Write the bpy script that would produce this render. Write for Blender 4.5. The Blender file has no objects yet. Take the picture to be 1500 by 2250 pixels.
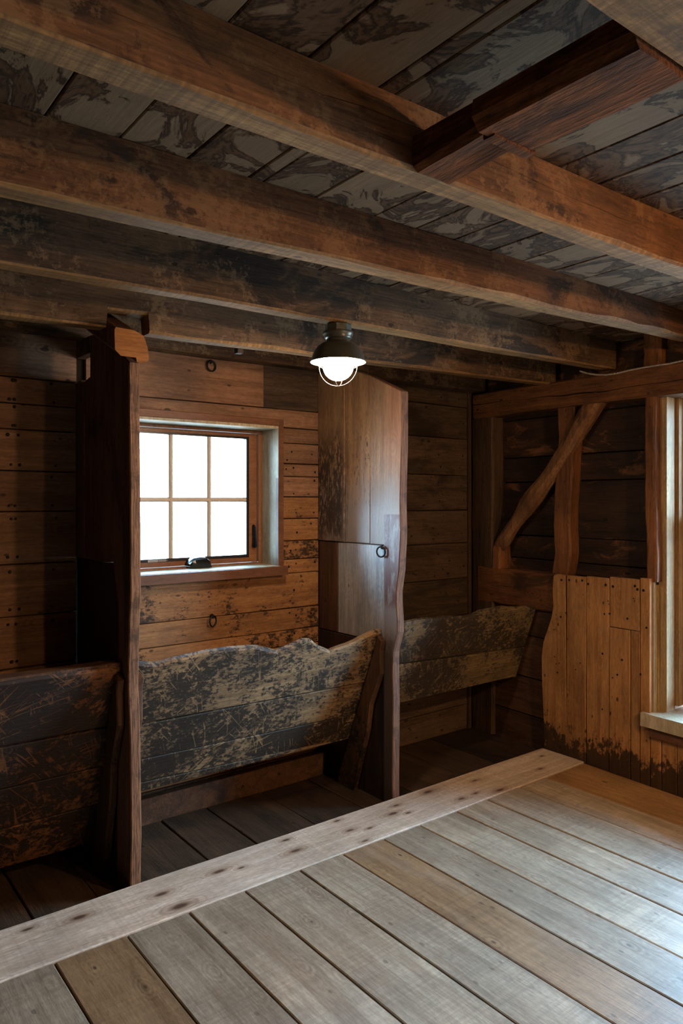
import bpy, bmesh, math, random
from mathutils import Vector, noise

# ---------------------------------------------------------------- camera, sky, exposure
C = bpy.context.scene
COL = C.collection
cam_d = bpy.data.cameras.new('camera')
cam = bpy.data.objects.new('camera', cam_d)
COL.objects.link(cam)
cam.location = (0, 0, 1.5)
cam.rotation_euler = (math.radians(90), 0, math.radians(-37.8))
cam_d.sensor_width = 36
cam_d.lens = 1600 / 2250 * 36
cam_d.shift_y = -25 / 2250
cam_d.clip_start = 0.02
C.camera = cam

C.view_settings.view_transform = 'Standard'
C.view_settings.look = 'None'
C.view_settings.exposure = 1.2
C.view_settings.gamma = 1
C.view_settings.use_curve_mapping = False
C.cycles.max_bounces = 8
C.cycles.diffuse_bounces = 5
C.cycles.transmission_bounces = 6
C.cycles.sample_clamp_indirect = 6
C.cycles.caustics_reflective = False
C.cycles.caustics_refractive = False

SKY = 26
w = bpy.data.worlds.new('overcast_sky')
C.world = w
w.use_nodes = True
nt = w.node_tree
nt.nodes.clear()
wo = nt.nodes.new('ShaderNodeOutputWorld')
bg = nt.nodes.new('ShaderNodeBackground')
tcw = nt.nodes.new('ShaderNodeTexCoord')
sp = nt.nodes.new('ShaderNodeSeparateXYZ')
cr = nt.nodes.new('ShaderNodeValToRGB')
mpr = nt.nodes.new('ShaderNodeMapRange')
nt.links.new(tcw.outputs['Generated'], sp.inputs[0])
mpr.inputs['From Min'].default_value = -0.12
mpr.inputs['From Max'].default_value = 0.6
nt.links.new(sp.outputs['Z'], mpr.inputs['Value'])
nt.links.new(mpr.outputs[0], cr.inputs[0])
cr.color_ramp.elements[0].position = 0.0
cr.color_ramp.elements[0].color = (0.20, 0.25, 0.27, 1)      # pale ground outside
cr.color_ramp.elements[1].position = 0.18
cr.color_ramp.elements[1].color = (0.55, 0.80, 1.0, 1)
e = cr.color_ramp.elements.new(1.0)
e.color = (0.36, 0.70, 1.0, 1)
nt.links.new(cr.outputs[0], bg.inputs['Color'])
bg.inputs['Strength'].default_value = SKY
nt.links.new(bg.outputs[0], wo.inputs['Surface'])

LAMP_A = 75       # glow of the visible lamp's globe
LAMP_B = 300       # the same lamps behind the camera
COL_A = (1.0, 0.74, 0.54)
COL_B = (1.0, 0.58, 0.28)


def portal(name, loc, rot, sx, sy):
    d = bpy.data.lights.new(name, 'AREA')
    d.shape = 'RECTANGLE'
    d.size, d.size_y = sx, sy
    d.cycles.is_portal = True
    o = bpy.data.objects.new(name, d)
    o.location = loc
    o.rotation_euler = rot
    COL.objects.link(o)
    return o


H = math.pi / 2
portal('window_portal', (1.74, 3.60, 1.51), (-H, 0, 0), 0.72, 0.70)
portal('window_portal', (3.96, 1.55, 1.2), (0, H, 0), 1.65, 0.95)
portal('window_portal', (3.86, -0.55, 1.2), (0, H, 0), 1.65, 0.95)
portal('window_portal', (3.78, -2.05, 1.2), (0, H, 0), 1.65, 0.95)

# ---------------------------------------------------------------- helpers
R = random.Random(7)
XMIN, YMIN = -2.6, -3.0


def lin(c):
    return tuple((x / 12.92 if x <= .04045 else ((x + .055) / 1.055) ** 2.4) for x in c)


def setp(o, label=None, cat=None, group=None, kind=None):
    if label: o['label'] = label
    if cat: o['category'] = cat
    if group: o['group'] = group
    if kind: o['kind'] = kind
    return o


def empty(name, label=None, cat=None, loc=(0, 0, 0), group=None, kind=None):
    o = bpy.data.objects.new(name, None)
    o.empty_display_size = 0.1
    COL.objects.link(o)
    o.location = loc
    setp(o, label, cat, group, kind)
    return o


def obj(name, verts, faces, mat, parent=None, mats=None, fmat=None, smooth=False, label=None):
    me = bpy.data.meshes.new(name)
    me.from_pydata([tuple(v) for v in verts], [], faces)
    for m in (mats or [mat]):
        me.materials.append(m)
    if fmat:
        for p, i in zip(me.polygons, fmat):
            p.material_index = i
    bm = bmesh.new()
    bm.from_mesh(me)
    bmesh.ops.recalc_face_normals(bm, faces=bm.faces)
    bm.to_mesh(me)
    bm.free()
    if smooth:
        for p in me.polygons: p.use_smooth = True
    o = bpy.data.objects.new(name, me)
    COL.objects.link(o)
    if parent is not None:
        o.parent = parent
        if parent.type == 'EMPTY' and tuple(parent.location) != (0, 0, 0):
            o.location = -parent.location
    if label: o['label'] = label
    return o


def loft(rings, closed=True):
    n = len(rings[0])
    V = [p for r in rings for p in r]
    F = []
    for i in range(len(rings) - 1):
        for j in range(n):
            k = (j + 1) % n
            F.append((i * n + j, i * n + k, (i + 1) * n + k, (i + 1) * n + j))
    if closed:
        F.append(tuple(range(n))[::-1])
        F.append(tuple((len(rings) - 1) * n + j for j in range(n)))
    return V, F


def wob(x, seed, amp, freq=2.0):
    return amp * noise.noise(Vector((x * freq, seed * 13.7, seed * 3.1)))


def boxv(x0, x1, y0, y1, z0, z1):
    V = [(x0, y0, z0), (x1, y0, z0), (x1, y1, z0), (x0, y1, z0), (x0, y0, z1), (x1, y0, z1), (x1, y1, z1), (x0, y1, z1)]
    F = [(0, 3, 2, 1), (4, 5, 6, 7), (0, 1, 5, 4), (1, 2, 6, 5), (2, 3, 7, 6), (3, 0, 4, 7)]
    return V, F


def box(name, x0, x1, y0, y1, z0, z1, mat, parent=None, **k):
    V, F = boxv(x0, x1, y0, y1, z0, z1)
    return obj(name, V, F, mat, parent, **k)


def mbox(name, boxes, mat, parent=None, f=None, **k):
    V, F = [], []
    for b in boxes:
        v, fa = boxv(*b)
        F += [tuple(i + len(V) for i in q) for q in fa]
        V += v
    if f: V = [f(*v) for v in V]
    return obj(name, V, F, mat, parent, **k)


def plank(name, f, l0, l1, w0, w1, t0, t1, mat, parent, amp=.0025, n=6, gap=.002, tj=.002, label=None, mats=None):
    """a board: l along, w across, t through; f maps (l, w, t) to the room. Corners eased."""
    sd = R.random() * 50
    w0 += gap; w1 -= gap
    dt = R.uniform(-tj, tj)
    ez = min(.003, abs(t1 - t0) * .2, abs(w1 - w0) * .2)
    s = 1 if t0 > t1 else -1       # t0 = show side
    rings = []
    for i in range(n + 1):
        l = l0 + (l1 - l0) * i / n
        a = w0 + wob(l, sd, amp); b = w1 + wob(l, sd + 5, amp)
        tt = t0 + dt + wob(l, sd + 9, tj)
        rings.append([f(l, a, t1), f(l, a, tt - s * ez), f(l, a + ez, tt), f(l, b - ez, tt), f(l, b, tt - s * ez), f(l, b, t1)])
    V, F = loft(rings)
    return obj(name, V, F, mat, parent, label=label)


def prism(name, poly, f, t0, t1, mat, parent, label=None, ease=.003, mats=None):
    """polygon in two room axes with thickness; t0 is the show side, its rim eased"""
    n = len(poly)
    cx = sum(p[0] for p in poly) / n; cy = sum(p[1] for p in poly) / n
    s = 1 if t1 > t0 else -1
    def ins(d):
        out = []
        for i, (x, y) in enumerate(poly):
            ax, ay = poly[i - 1]; bx, by = poly[(i + 1) % n]
            e1 = Vector((x - ax, y - ay)); e2 = Vector((bx - x, by - y))
            if e1.length < 1e-6: e1 = e2
            if e2.length < 1e-6: e2 = e1
            n1 = Vector((-e1.y, e1.x)).normalized(); n2 = Vector((-e2.y, e2.x)).normalized()
            m = n1 + n2
            m = m.normalized() * min(1.5, 1 / max(.3, m.length / 2)) if m.length > 1e-3 else n1
            out.append((x + m.x * d * orient, y + m.y * d * orient))
        return out
    area = sum(poly[i - 1][0] * poly[i][1] - poly[i][0] * poly[i - 1][1] for i in range(n))
    orient = 1 if area > 0 else -1
    rings = [[f(x, y, t0) for x, y in ins(ease)], [f(x, y, t0 + s * ease) for x, y in poly],
             [f(x, y, t1 - s * ease) for x, y in poly], [f(x, y, t1) for x, y in ins(ease)]]
    V, F = loft(rings)
    return obj(name, V, F, mat, parent, label=label)


def lathe(name, prof, c, mat, parent=None, seg=40, smooth=True, **k):
    rings = []
    for r, z in prof:
        rings.append([(c[0] + r * math.cos(2 * math.pi * j / seg), c[1] + r * math.sin(2 * math.pi * j / seg), z) for j in range(seg)])
    V, F = loft(rings, closed=prof[0][0] > 0 and k.pop('cap', False))
    return obj(name, V, F, mat, parent, smooth=smooth, **k)


def tube(name, pts, r, mat, parent=None, seg=8, smooth=True, closed=False, rf=None, label=None):
    pts = [Vector(p) for p in pts]
    n = len(pts)
    rings = []
    up = None
    for i, p in enumerate(pts):
        a = pts[i - 1] if (i > 0 or closed) else p
        b = pts[(i + 1) % n] if (i < n - 1 or closed) else p
        d = (b - a).normalized()
        if up is None:
            up = Vector((0, 0, 1)) if abs(d.z) < .9 else Vector((1, 0, 0))
        u = (up - d * up.dot(d)).normalized()
        up = u
        v = d.cross(u)
        rr = rf(i) if rf else r
        rings.append([tuple(p + (u * math.cos(2 * math.pi * j / seg) + v * math.sin(2 * math.pi * j / seg)) * rr) for j in range(seg)])
    if closed:
        rings.append(rings[0])
    V, F = loft(rings, closed=not closed)
    return obj(name, V, F, mat, parent, smooth=smooth, label=label)


# ---------------------------------------------------------------- materials
class NB:
    def __init__(s, name):
        s.m = bpy.data.materials.new(name)
        s.m.use_nodes = True
        s.t = s.m.node_tree
        s.t.nodes.clear()
        s.out = s.n('ShaderNodeOutputMaterial')
        s.b = s.n('ShaderNodeBsdfPrincipled')
        s.l(s.b.outputs[0], s.out.inputs[0])

    def n(s, t, **k):
        x = s.t.nodes.new(t)
        for a, b in k.items(): setattr(x, a, b)
        return x

    def l(s, a, b): s.t.links.new(a, b)

    def put(s, v, sock):
        if hasattr(v, 'links'): s.l(v, sock)
        elif isinstance(v, (tuple, list)) and len(v) == 3 and sock.type == 'RGBA': sock.default_value = (*v, 1)
        else: sock.default_value = v

    def math(s, op, a, b=0.0, c=None, clamp=False):
        x = s.n('ShaderNodeMath', operation=op)
        x.use_clamp = clamp
        s.put(a, x.inputs[0]); s.put(b, x.inputs[1])
        if c is not None: s.put(c, x.inputs[2])
        return x.outputs[0]

    def mix(s, fac, a, b, mode='MIX'):
        x = s.n('ShaderNodeMix', data_type='RGBA', blend_type=mode)
        s.put(fac, x.inputs[0]); s.put(a, x.inputs[6]); s.put(b, x.inputs[7])
        return x.outputs[2]

    def ramp(s, v, lo, hi, a=0.0, b=1.0):
        x = s.n('ShaderNodeMapRange', interpolation_type='SMOOTHSTEP')
        s.put(v, x.inputs[0])
        x.inputs[1].default_value = lo; x.inputs[2].default_value = hi
        x.inputs[3].default_value = a; x.inputs[4].default_value = b
        return x.outputs[0]

    def noise(s, vec, scale, detail=6, rough=.6, dist=0.0):
        x = s.n('ShaderNodeTexNoise')
        s.l(vec, x.inputs['Vector'])
        x.inputs['Scale'].default_value = scale
        x.inputs['Detail'].default_value = detail
        x.inputs['Roughness'].default_value = rough
        x.inputs['Distortion'].default_value = dist
        return x.outputs[0]

    def scale(s, vec, sc, rot=None):
        x = s.n('ShaderNodeMapping')
        s.l(vec, x.inputs[0])
        x.inputs['Scale'].default_value = sc
        if rot: x.inputs['Rotation'].default_value = rot
        return x.outputs[0]


def wood(name, light, dark, axis='X', knots=.1, stain=None, rough=.75, bump=.35, var=.14, fibre=.3, speck=None,
         saw=None, tide=None, tar=None, low=None, extra=None, spec=.3, grime=.3, patch=None):
    """light/dark: sRGB grain colours; axis: along the grain."""
    b = NB(name)
    light, dark = lin(light), lin(dark)
    tc = b.n('ShaderNodeTexCoord').outputs['Object']
    oi = b.n('ShaderNodeObjectInfo').outputs['Random']
    off = b.n('ShaderNodeVectorMath', operation='SCALE')
    off.inputs[0].default_value = (37, 23, 51)
    b.l(oi, off.inputs['Scale'])
    add = b.n('ShaderNodeVectorMath', operation='ADD')
    b.l(tc, add.inputs[0]); b.l(off.outputs[0], add.inputs[1])
    v = add.outputs[0]
    ai = 'XYZ'.index(axis)

    def st(al, ac):
        q = [ac] * 3; q[ai] = al
        return tuple(q)
    g = b.noise(b.scale(v, st(1.1, 17)), 1, 7, .62, .9)
    fine = b.noise(b.scale(v, st(6, 150)), 1, 3, .6, .2)
    blot = b.noise(v, 3.2, 5, .6, .3)
    # knots: a few cells, grain darkens and rings round them
    vo = b.n('ShaderNodeTexVoronoi')
    b.l(b.scale(v, st(4.2, 8.5)), vo.inputs['Vector'])
    vo.inputs['Scale'].default_value = 1
    kd = vo.outputs['Distance']
    ring = b.math('SINE', b.math('MULTIPLY', b.math('ADD', kd, b.math('MULTIPLY', g, .25)), 60.0))
    ringm = b.math('MULTIPLY', b.ramp(kd, .12, .45, 1, 0), b.math('MULTIPLY', ring, .09))
    gg = b.math('ADD', g, ringm)
    col = b.mix(b.ramp(gg, .30, .68), dark, light)
    col = b.mix(fibre, col, b.mix(b.ramp(fine, .3, .7), tuple(x * .45 for x in dark), tuple(min(1, x * 1.35) for x in light)))
    col = b.mix(grime, col, b.mix(b.ramp(blot, .3, .7), (.35, .33, .32), (1.25, 1.22, 1.18)), 'MULTIPLY') if grime else col
    if knots:
        col = b.mix(b.ramp(kd, knots * .55, knots, .85, 0), col, tuple(x * .25 for x in dark))
    rag = b.noise(b.scale(v, st(30, 95)), 1, 4, .7, .3)      # rough sawn nap
    col = b.mix(.5, col, b.mix(b.ramp(rag, .3, .7), (.62, .61, .60), (1.22, 1.21, 1.2)), 'MULTIPLY')
    h = b.math('ADD', b.math('MULTIPLY', g, .6), b.math('ADD', b.math('MULTIPLY', fine, .4), b.math('MULTIPLY', rag, .5)))
    if speck:    # small dark flecks, worm and nail holes
        sv = b.n('ShaderNodeTexVoronoi')
        b.l(b.scale(v, st(8, 14)), sv.inputs['Vector'])
        sv.inputs['Scale'].default_value = 1
        sm = b.ramp(sv.outputs['Distance'], .06, .12, speck, 0)
        col = b.mix(sm, col, tuple(x * .15 for x in dark))
        h = b.math('SUBTRACT', h, b.math('MULTIPLY', sm, .5))
    if stain:    # (colour, scale, lo, hi, amount) soft aged stains
        c_, sc, lo, hi, am = stain
        sn = b.noise(b.scale(v, st(.55, 1.4)), sc, 9, .68, .8)
        col = b.mix(b.ramp(sn, lo, hi, 0, am), col, lin(c_))
    if patch:    # flaky pale speckle, broken up finely
        pn = b.math('ADD', b.math('MULTIPLY', b.noise(v, 4.5, 5, .6), .6), b.math('MULTIPLY', b.noise(v, 38, 6, .75), .5))
        col = b.mix(b.ramp(pn, .575, .635, 0, patch[1]), col, lin(patch[0]))
        dn = b.math('ADD', b.math('MULTIPLY', b.noise(v, 7, 5, .6, 1.2), .6), b.math('MULTIPLY', b.noise(v, 70, 4, .75), .42))
        col = b.mix(b.ramp(dn, .565, .635, 0, .55), col, tuple(x * .4 for x in dark))
    if saw:      # marks of the saw across the board
        sn = b.noise(b.scale(v, st(90, 1.2)), 1, 2, .5, .2)
        msk = b.ramp(b.noise(v, 1.7, 3), .4, .6, .25, 1)
        col = b.mix(b.math('MULTIPLY', b.ramp(sn, .35, .65, 0, saw), msk), col, tuple(x * .5 for x in dark))
        h = b.math('ADD', h, b.math('MULTIPLY', sn, .5 * saw))
    if tide:     # water marks with darker rims (light colour, brown, rim)
        a_, br, rim = map(lin, tide)
        tn = b.noise(b.scale(v, st(.9, 1.25)), 4.6, 9, .6, .9)
        pale = b.mix(.45, col, a_)
        f1 = b.ramp(tn, .47, .50)
        c2 = b.mix(f1, pale, b.mix(.6, col, br))
        r1 = b.math('MULTIPLY', b.ramp(tn, .455, .48), b.ramp(tn, .485, .515, 1, 0))
        r2 = b.math('MULTIPLY', b.ramp(tn, .535, .56), b.ramp(tn, .565, .59, 1, 0))
        f3 = b.ramp(tn, .59, .62)
        c2 = b.mix(b.math('MULTIPLY', f3, .55), c2, a_)
        c2 = b.mix(b.math('MULTIPLY', b.math('MAXIMUM', r1, r2), .85), c2, rim)
        col = c2
    if tar:      # worn black coat: (coat colour, threshold, scratch amount, scratch colour)
        cc, th, sa, scc = tar
        big = b.noise(v, 2.3, 4, .55, .4)
        fn = b.noise(b.scale(v, (1, 1, 1.7)), 42, 6, .72)
        f2 = b.noise(v, 11, 6, .7)
        q = b.math('ADD', b.math('MULTIPLY', big, .45), b.math('ADD', b.math('MULTIPLY', fn, .48), b.math('MULTIPLY', f2, .37)))
        coat = b.ramp(q, th - .03, th + .03)
        for an, lg, ac, sd_ in ((.75, 1.6, 26, 3), (-.85, 1.9, 22, 9), (.25, 1.3, 30, 14), (-1.3, 2.2, 24, 21)):
            sn = b.noise(b.scale(b.scale(v, (1, 1, 1), (0, an, 0)), (lg, 1, ac)), 1, 1.5, .5, .35)
            sm = b.ramp(b.math('ABSOLUTE', b.math('SUBTRACT', sn, .5)), .006, .022, 1, 0)
            mk = b.ramp(b.noise(b.scale(v, (1, 1, 1), (0, 0, sd_)), 5, 4, .7), .52, .60, 0, sa)
            coat = b.math('MULTIPLY', coat, b.math('SUBTRACT', 1.0, b.math('MULTIPLY', sm, mk)))
        col = b.mix(b.math('MULTIPLY', coat, .93), col, lin(cc))
        h = b.math('ADD', h, b.math('MULTIPLY', coat, .35))
    if low:      # black rot or mud blotches near the floor: (height, colour)
        hz, cc = low
        z = b.n('ShaderNodeSeparateXYZ'); b.l(tc, z.inputs[0])
        q = b.math('ADD', z.outputs['Z'], b.math('ADD', b.math('MULTIPLY', b.noise(tc, 3, 3), .5), b.math('MULTIPLY', b.noise(b.scale(tc, (1, 1, .6)), 30, 6, .75), .65)))
        col = b.mix(b.ramp(q, hz - .035 + .57, hz + .035 + .57, .88, 0), col, lin(cc))
    if extra:
        col, h, rough = extra(b, tc, v, col, h, rough)
    col = b.mix(1.0, col, b.ramp(oi, 0, 1, 1 - var, 1 + var), 'MULTIPLY')
    b.put(col, b.b.inputs['Base Color'])
    b.put(rough, b.b.inputs['Roughness'])
    b.b.inputs['Specular IOR Level'].default_value = spec
    bp = b.n('ShaderNodeBump')
    bp.inputs['Strength'].default_value = bump
    bp.inputs['Distance'].default_value = .006
    b.l(h, bp.inputs['Height'])
    b.l(bp.outputs[0], b.b.inputs['Normal'])
    return b.m


def plain(name, col, rough=.5, metal=0.0, spec=.5, nz=0.0):
    b = NB(name)
    c = lin(col)
    if nz:
        tc = b.n('ShaderNodeTexCoord').outputs['Object']
        x = b.mix(b.ramp(b.noise(tc, 45, 5, .7), .3, .7), tuple(q * (1 - nz) for q in c), tuple(min(1, q * (1 + nz)) for q in c))
        b.put(x, b.b.inputs['Base Color'])
    else:
        b.put(c, b.b.inputs['Base Color'])
    b.b.inputs['Roughness'].default_value = rough
    b.b.inputs['Metallic'].default_value = metal
    b.b.inputs['Specular IOR Level'].default_value = spec
    return b.m


def emit(name, col, strength):
    b = NB(name)
    b.put((.9, .9, .9), b.b.inputs['Base Color'])
    b.b.inputs['Roughness'].default_value = .3
    b.b.inputs['Emission Color'].default_value = (*col, 1)
    b.b.inputs['Emission Strength'].default_value = strength
    return b.m


M = {}
M['backing'] = plain('dark_gap', (.10, .075, .055), .9)
def knot_list(pts):
    def ex(b, tc, v, col, h, rough):
        mp = b.scale(tc, (.42, 1, .42))
        nz = b.noise(tc, 14, 4, .6)
        tot = None
        for (x, y, rr) in pts:
            dn = b.n('ShaderNodeVectorMath', operation='DISTANCE')
            b.l(mp, dn.inputs[0]); dn.inputs[1].default_value = (x * .42, y, 0)
            q = b.math('DIVIDE', b.math('ADD', dn.outputs['Value'], b.math('MULTIPLY', b.math('SUBTRACT', nz, .5), rr * .9)), rr * 1.35)
            tot = q if tot is None else b.math('MINIMUM', tot, q)
        col = b.mix(b.ramp(tot, .5, 2.6, .55, 0), col, lin((.50, .36, .25)))
        rg = b.math('SINE', b.math('MULTIPLY', tot, 9.0))
        col = b.mix(b.math('MULTIPLY', b.ramp(tot, .9, 4.5, .3, 0), b.ramp(rg, -.2, 1)), col, lin((.45, .33, .24)))
        col = b.mix(b.ramp(tot, .45, .95, .85, 0), col, lin((.26, .17, .12)))
        return col, h, rough
    return ex


HK = [(0.86, 2.642, 0.01116), (1.157, 2.606, 0.01116), (1.175, 2.486, 0.01488), (1.412, 2.623, 0.01116), (1.496, 2.594, 0.00682), (1.754, 2.579, 0.01116), (1.773, 2.685, 0.00744), (2.067, 2.699, 0.00744), (2.053, 2.586, 0.00868), (2.139, 2.548, 0.0062), (2.326, 2.598, 0.01054), (2.391, 2.56, 0.00682), (2.043, 2.465, 0.00744), (2.401, 2.658, 0.00744), (2.642, 2.682, 0.01116), (2.713, 2.518, 0.0093), (2.823, 2.52, 0.00744), (2.947, 2.637, 0.00744), (2.952, 2.471, 0.01116), (3.365, 2.529, 0.00744), (3.539, 2.65, 0.0062), (0.691, 2.678, 0.00744)]
M['floor'] = wood('new_pine_floor', (.68, .63, .55), (.53, .465, .385), 'Y', knots=.05, rough=.48, bump=.22, var=.13, fibre=.16,
                  saw=.28, speck=.5, stain=((.46, .34, .23), 2.0, .56, .70, .6), spec=.45, grime=.35)
M['floor_tan'] = wood('tan_pine_floor', (.60, .49, .36), (.45, .34, .225), 'Y', knots=.06, rough=.5, bump=.22, var=.06, fibre=.16,
                      saw=.22, speck=.5, stain=((.60, .53, .46), 1.6, .52, .68, .7), spec=.45)
M['header'] = wood('pale_header_board', (.88, .83, .77), (.75, .67, .58), 'X', knots=0, rough=.5, bump=.25, var=.03, fibre=.14,
                   saw=.25, stain=((.45, .30, .18), 3.0, .62, .72, .35), spec=.4, extra=knot_list(HK))
M['border'] = wood('oiled_border_board', (.66, .52, .35), (.52, .38, .22), 'Y', knots=.1, rough=.5, bump=.2, var=.03, fibre=.15, spec=.4)
M['oldfloor'] = wood('old_dark_floor', (.30, .235, .17), (.165, .125, .09), 'Y', knots=.07, rough=.6, bump=.5, var=.3, fibre=.3,
                     stain=((.10, .08, .07), 3.0, .45, .65, .7), spec=.4)
M['ceil'] = wood('whitewashed_ceiling', (.46, .375, .285), (.33, .25, .18), 'Y', knots=.07, rough=.8, bump=.25, var=.12, fibre=.2,
                 tide=((.53, .445, .36), (.31, .21, .135), (.16, .10, .06)), speck=.3, spec=.2)
M['joist'] = wood('joist_side', (.50, .345, .215), (.345, .22, .13), 'X', knots=.11, rough=.72, bump=.5, var=.07, fibre=.25, grime=.5,
                  stain=((.17, .115, .08), 3.6, .52, .62, .85), speck=.55, patch=((.60, .45, .30), .4))
M['joist_grey'] = wood('joist_grey_side', (.46, .36, .26), (.29, .21, .145), 'X', knots=.10, rough=.75, bump=.5, var=.06, fibre=.28, grime=.6,
                       stain=((.12, .10, .085), 3.4, .49, .60, .85), speck=.6, patch=((.56, .46, .34), .5))
M['joist_under'] = wood('joist_sawn_underside', (.62, .475, .30), (.43, .31, .18), 'X', knots=.07, rough=.8, bump=.5, var=.05, fibre=.25,
                        saw=.5, stain=((.25, .18, .12), 3.4, .56, .68, .7))
M['wall'] = wood('wall_boards', (.56, .425, .325), (.41, .295, .215), 'X', knots=.10, rough=.7, bump=.3, var=.16, fibre=.2, speck=.75,
                 stain=((.22, .15, .11), 2.4, .57, .70, .6), spec=.3)
M['wall_low'] = wood('wall_boards_scuffed_warm_lit', (.64, .47, .30), (.49, .335, .20), 'X', knots=.08, rough=.65, bump=.3, var=.10, fibre=.2, speck=.8,
                     tar=((.13, .095, .07), .70, .2, 0), spec=.3)  # scuffs are real; base brightened to hold the orange light on the lower wall
M['wall_grey'] = wood('wall_boards_weathered', (.40, .325, .255), (.265, .21, .16), 'X', knots=.09, rough=.75, bump=.4, var=.16, fibre=.3, speck=.8,
                      stain=((.12, .09, .07), 2.2, .50, .66, .7))
M['dark_boards'] = wood('dark_sheathing', (.25, .17, .11), (.10, .068, .05), 'Y', knots=.10, rough=.7, bump=.5, var=.2, fibre=.3,
                        stain=((.50, .33, .20), 6, .56, .66, .65), grime=.6)
M['lower_boards'] = wood('lower_side_boards', (.36, .25, .16), (.22, .145, .095), 'Y', knots=.10, rough=.7, bump=.4, var=.18, fibre=.25, speck=.5,
                         stain=((.10, .07, .05), 2.5, .50, .66, .7))
M['wainscot'] = wood('wainscot_boards', (.69, .51, .32), (.54, .375, .215), 'Z', knots=.11, rough=.68, bump=.3, var=.07, fibre=.2, speck=.9,
                     low=(.125, (.09, .065, .05)), stain=((.26, .17, .10), 2.6, .62, .72, .5))
M['timber_y'] = wood('side_timber', (.50, .33, .19), (.33, .20, .11), 'Y', knots=.10, rough=.7, bump=.5, var=.08, fibre=.3, grime=.5,
                     stain=((.17, .11, .07), 4, .54, .64, .8), speck=.6)
M['timber_z'] = wood('post_timber', (.52, .34, .20), (.34, .21, .12), 'Z', knots=.10, rough=.7, bump=.5, var=.08, fibre=.3, grime=.5,
                     stain=((.19, .12, .08), 2.6, .57, .68, .6), speck=.4)
M['timber_grey'] = wood('grey_post_timber', (.33, .25, .18), (.20, .145, .10), 'Z', knots=.08, rough=.75, bump=.5, var=.08, fibre=.35)
M['brace'] = wood('hewn_brace', (.58, .42, .27), (.40, .26, .155), 'Z', knots=.12, rough=.7, bump=.7, var=.03, fibre=.3, grime=.6,
                  stain=((.24, .16, .10), 5, .56, .68, .6))
M['trimmer'] = wood('trimmer_timber', (.45, .27, .14), (.21, .115, .06), 'Y', knots=.08, rough=.85, spec=.1, bump=.7, var=.05, fibre=.45, grime=.6,
                    stain=((.13, .08, .05), 3.4, .52, .66, .7))
M['endgrain'] = wood('sawn_end_grain', (.66, .43, .20), (.52, .31, .13), 'X', knots=0, rough=.65, bump=.4, var=.02, fibre=.3, grime=.3)
M['casing'] = wood('casing_wood', (.46, .31, .22), (.36, .235, .16), 'X', knots=0, rough=.55, bump=.15, var=.04, fibre=.12, grime=.2)
M['reveal'] = wood('pale_reveal_wood', (.72, .68, .58), (.60, .54, .44), 'Z', knots=.05, rough=.6, bump=.25, var=.04, fibre=.18, grime=.3)
M['sash'] = wood('window_sash_wood', (.56, .38, .25), (.47, .30, .19), 'X', knots=0, rough=.4, bump=.06, var=.03, fibre=.1, grime=.15, spec=.5)
M['sash2'] = wood('window_sash_wood_upright', (.60, .42, .28), (.50, .33, .21), 'Z', knots=0, rough=.4, bump=.06, var=.03, fibre=.1, grime=.15, spec=.5)
M['jamb'] = wood('rough_jamb_wood', (.70, .60, .43), (.54, .43, .28), 'Z', knots=.04, rough=.6, bump=.5, var=.08, fibre=.3, grime=.4)
M['manger'] = wood('tarred_manger_boards', (.56, .46, .33), (.40, .31, .21), 'X', knots=0, rough=.62, bump=.5, var=.05, fibre=.3,
                   tar=((.105, .085, .07), .625, .9, (.60, .51, .37)), grime=.4)
M['manger_brown'] = wood('brown_manger_boards', (.46, .31, .18), (.31, .195, .11), 'X', knots=0, rough=.62, bump=.5, var=.06, fibre=.3,
                         tar=((.085, .06, .045), .605, .9, (.5, .34, .2)), grime=.5)
M['manger_grey'] = wood('grey_manger_boards', (.50, .43, .31), (.36, .30, .21), 'X', knots=.07, rough=.62, bump=.5, var=.05, fibre=.35,
                        tar=((.15, .125, .095), .64, .7, (.55, .48, .35)), grime=.5)
M['cleat'] = wood('cleat_wood', (.37, .25, .155), (.22, .145, .09), 'Z', knots=.06, rough=.65, bump=.5, var=.1, fibre=.35,
                  tar=((.08, .06, .045), .70, .5, 0))
M['edge'] = wood('worn_live_edge', (.54, .40, .27), (.36, .25, .16), 'Z', knots=.04, rough=.65, bump=.8, var=.05, fibre=.4, grime=.5,
                 stain=((.17, .12, .09), 4, .55, .66, .6))
M['muntin'] = plain('bloom_pale_muntin_wood', (.80, .76, .70), .4)  # paled to stand for the window's bloom; the frame wood is brown
M['gum'] = plain('black_gasket', (.07, .085, .10), .35, 0, .5)
M['hardware'] = plain('dark_green_black_metal', (.06, .09, .10), .22, .2, .6)
M['iron'] = plain('wrought_iron', (.13, .12, .12), .5, .7, .5, nz=.4)
M['label'] = plain('white_label', (.80, .82, .84), .5)
M['bronze'] = plain('bloom_greyed_bronze_enamel', (.34, .34, .31), .32, .35, .5)  # bronze greyed lighter to hold the bloom round the lamp
M['galv'] = plain('galvanised_box', (.36, .38, .36), .45, .7, .5, nz=.15)
M['white_enamel'] = plain('white_enamel_inside', (.66, .62, .57), .4)
M['wire'] = plain('cage_wire', (.42, .41, .39), .35, .6)
M['cable'] = plain('metal_clad_cable', (.72, .68, .62), .4, .4)
M['globeA'] = emit('lit_seeded_glass', COL_A, LAMP_A)
M['globeB'] = emit('lit_seeded_glass_warm', COL_B, LAMP_B)
M['nail'] = plain('nail_head', (.08, .065, .055), .6, .5)


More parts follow.
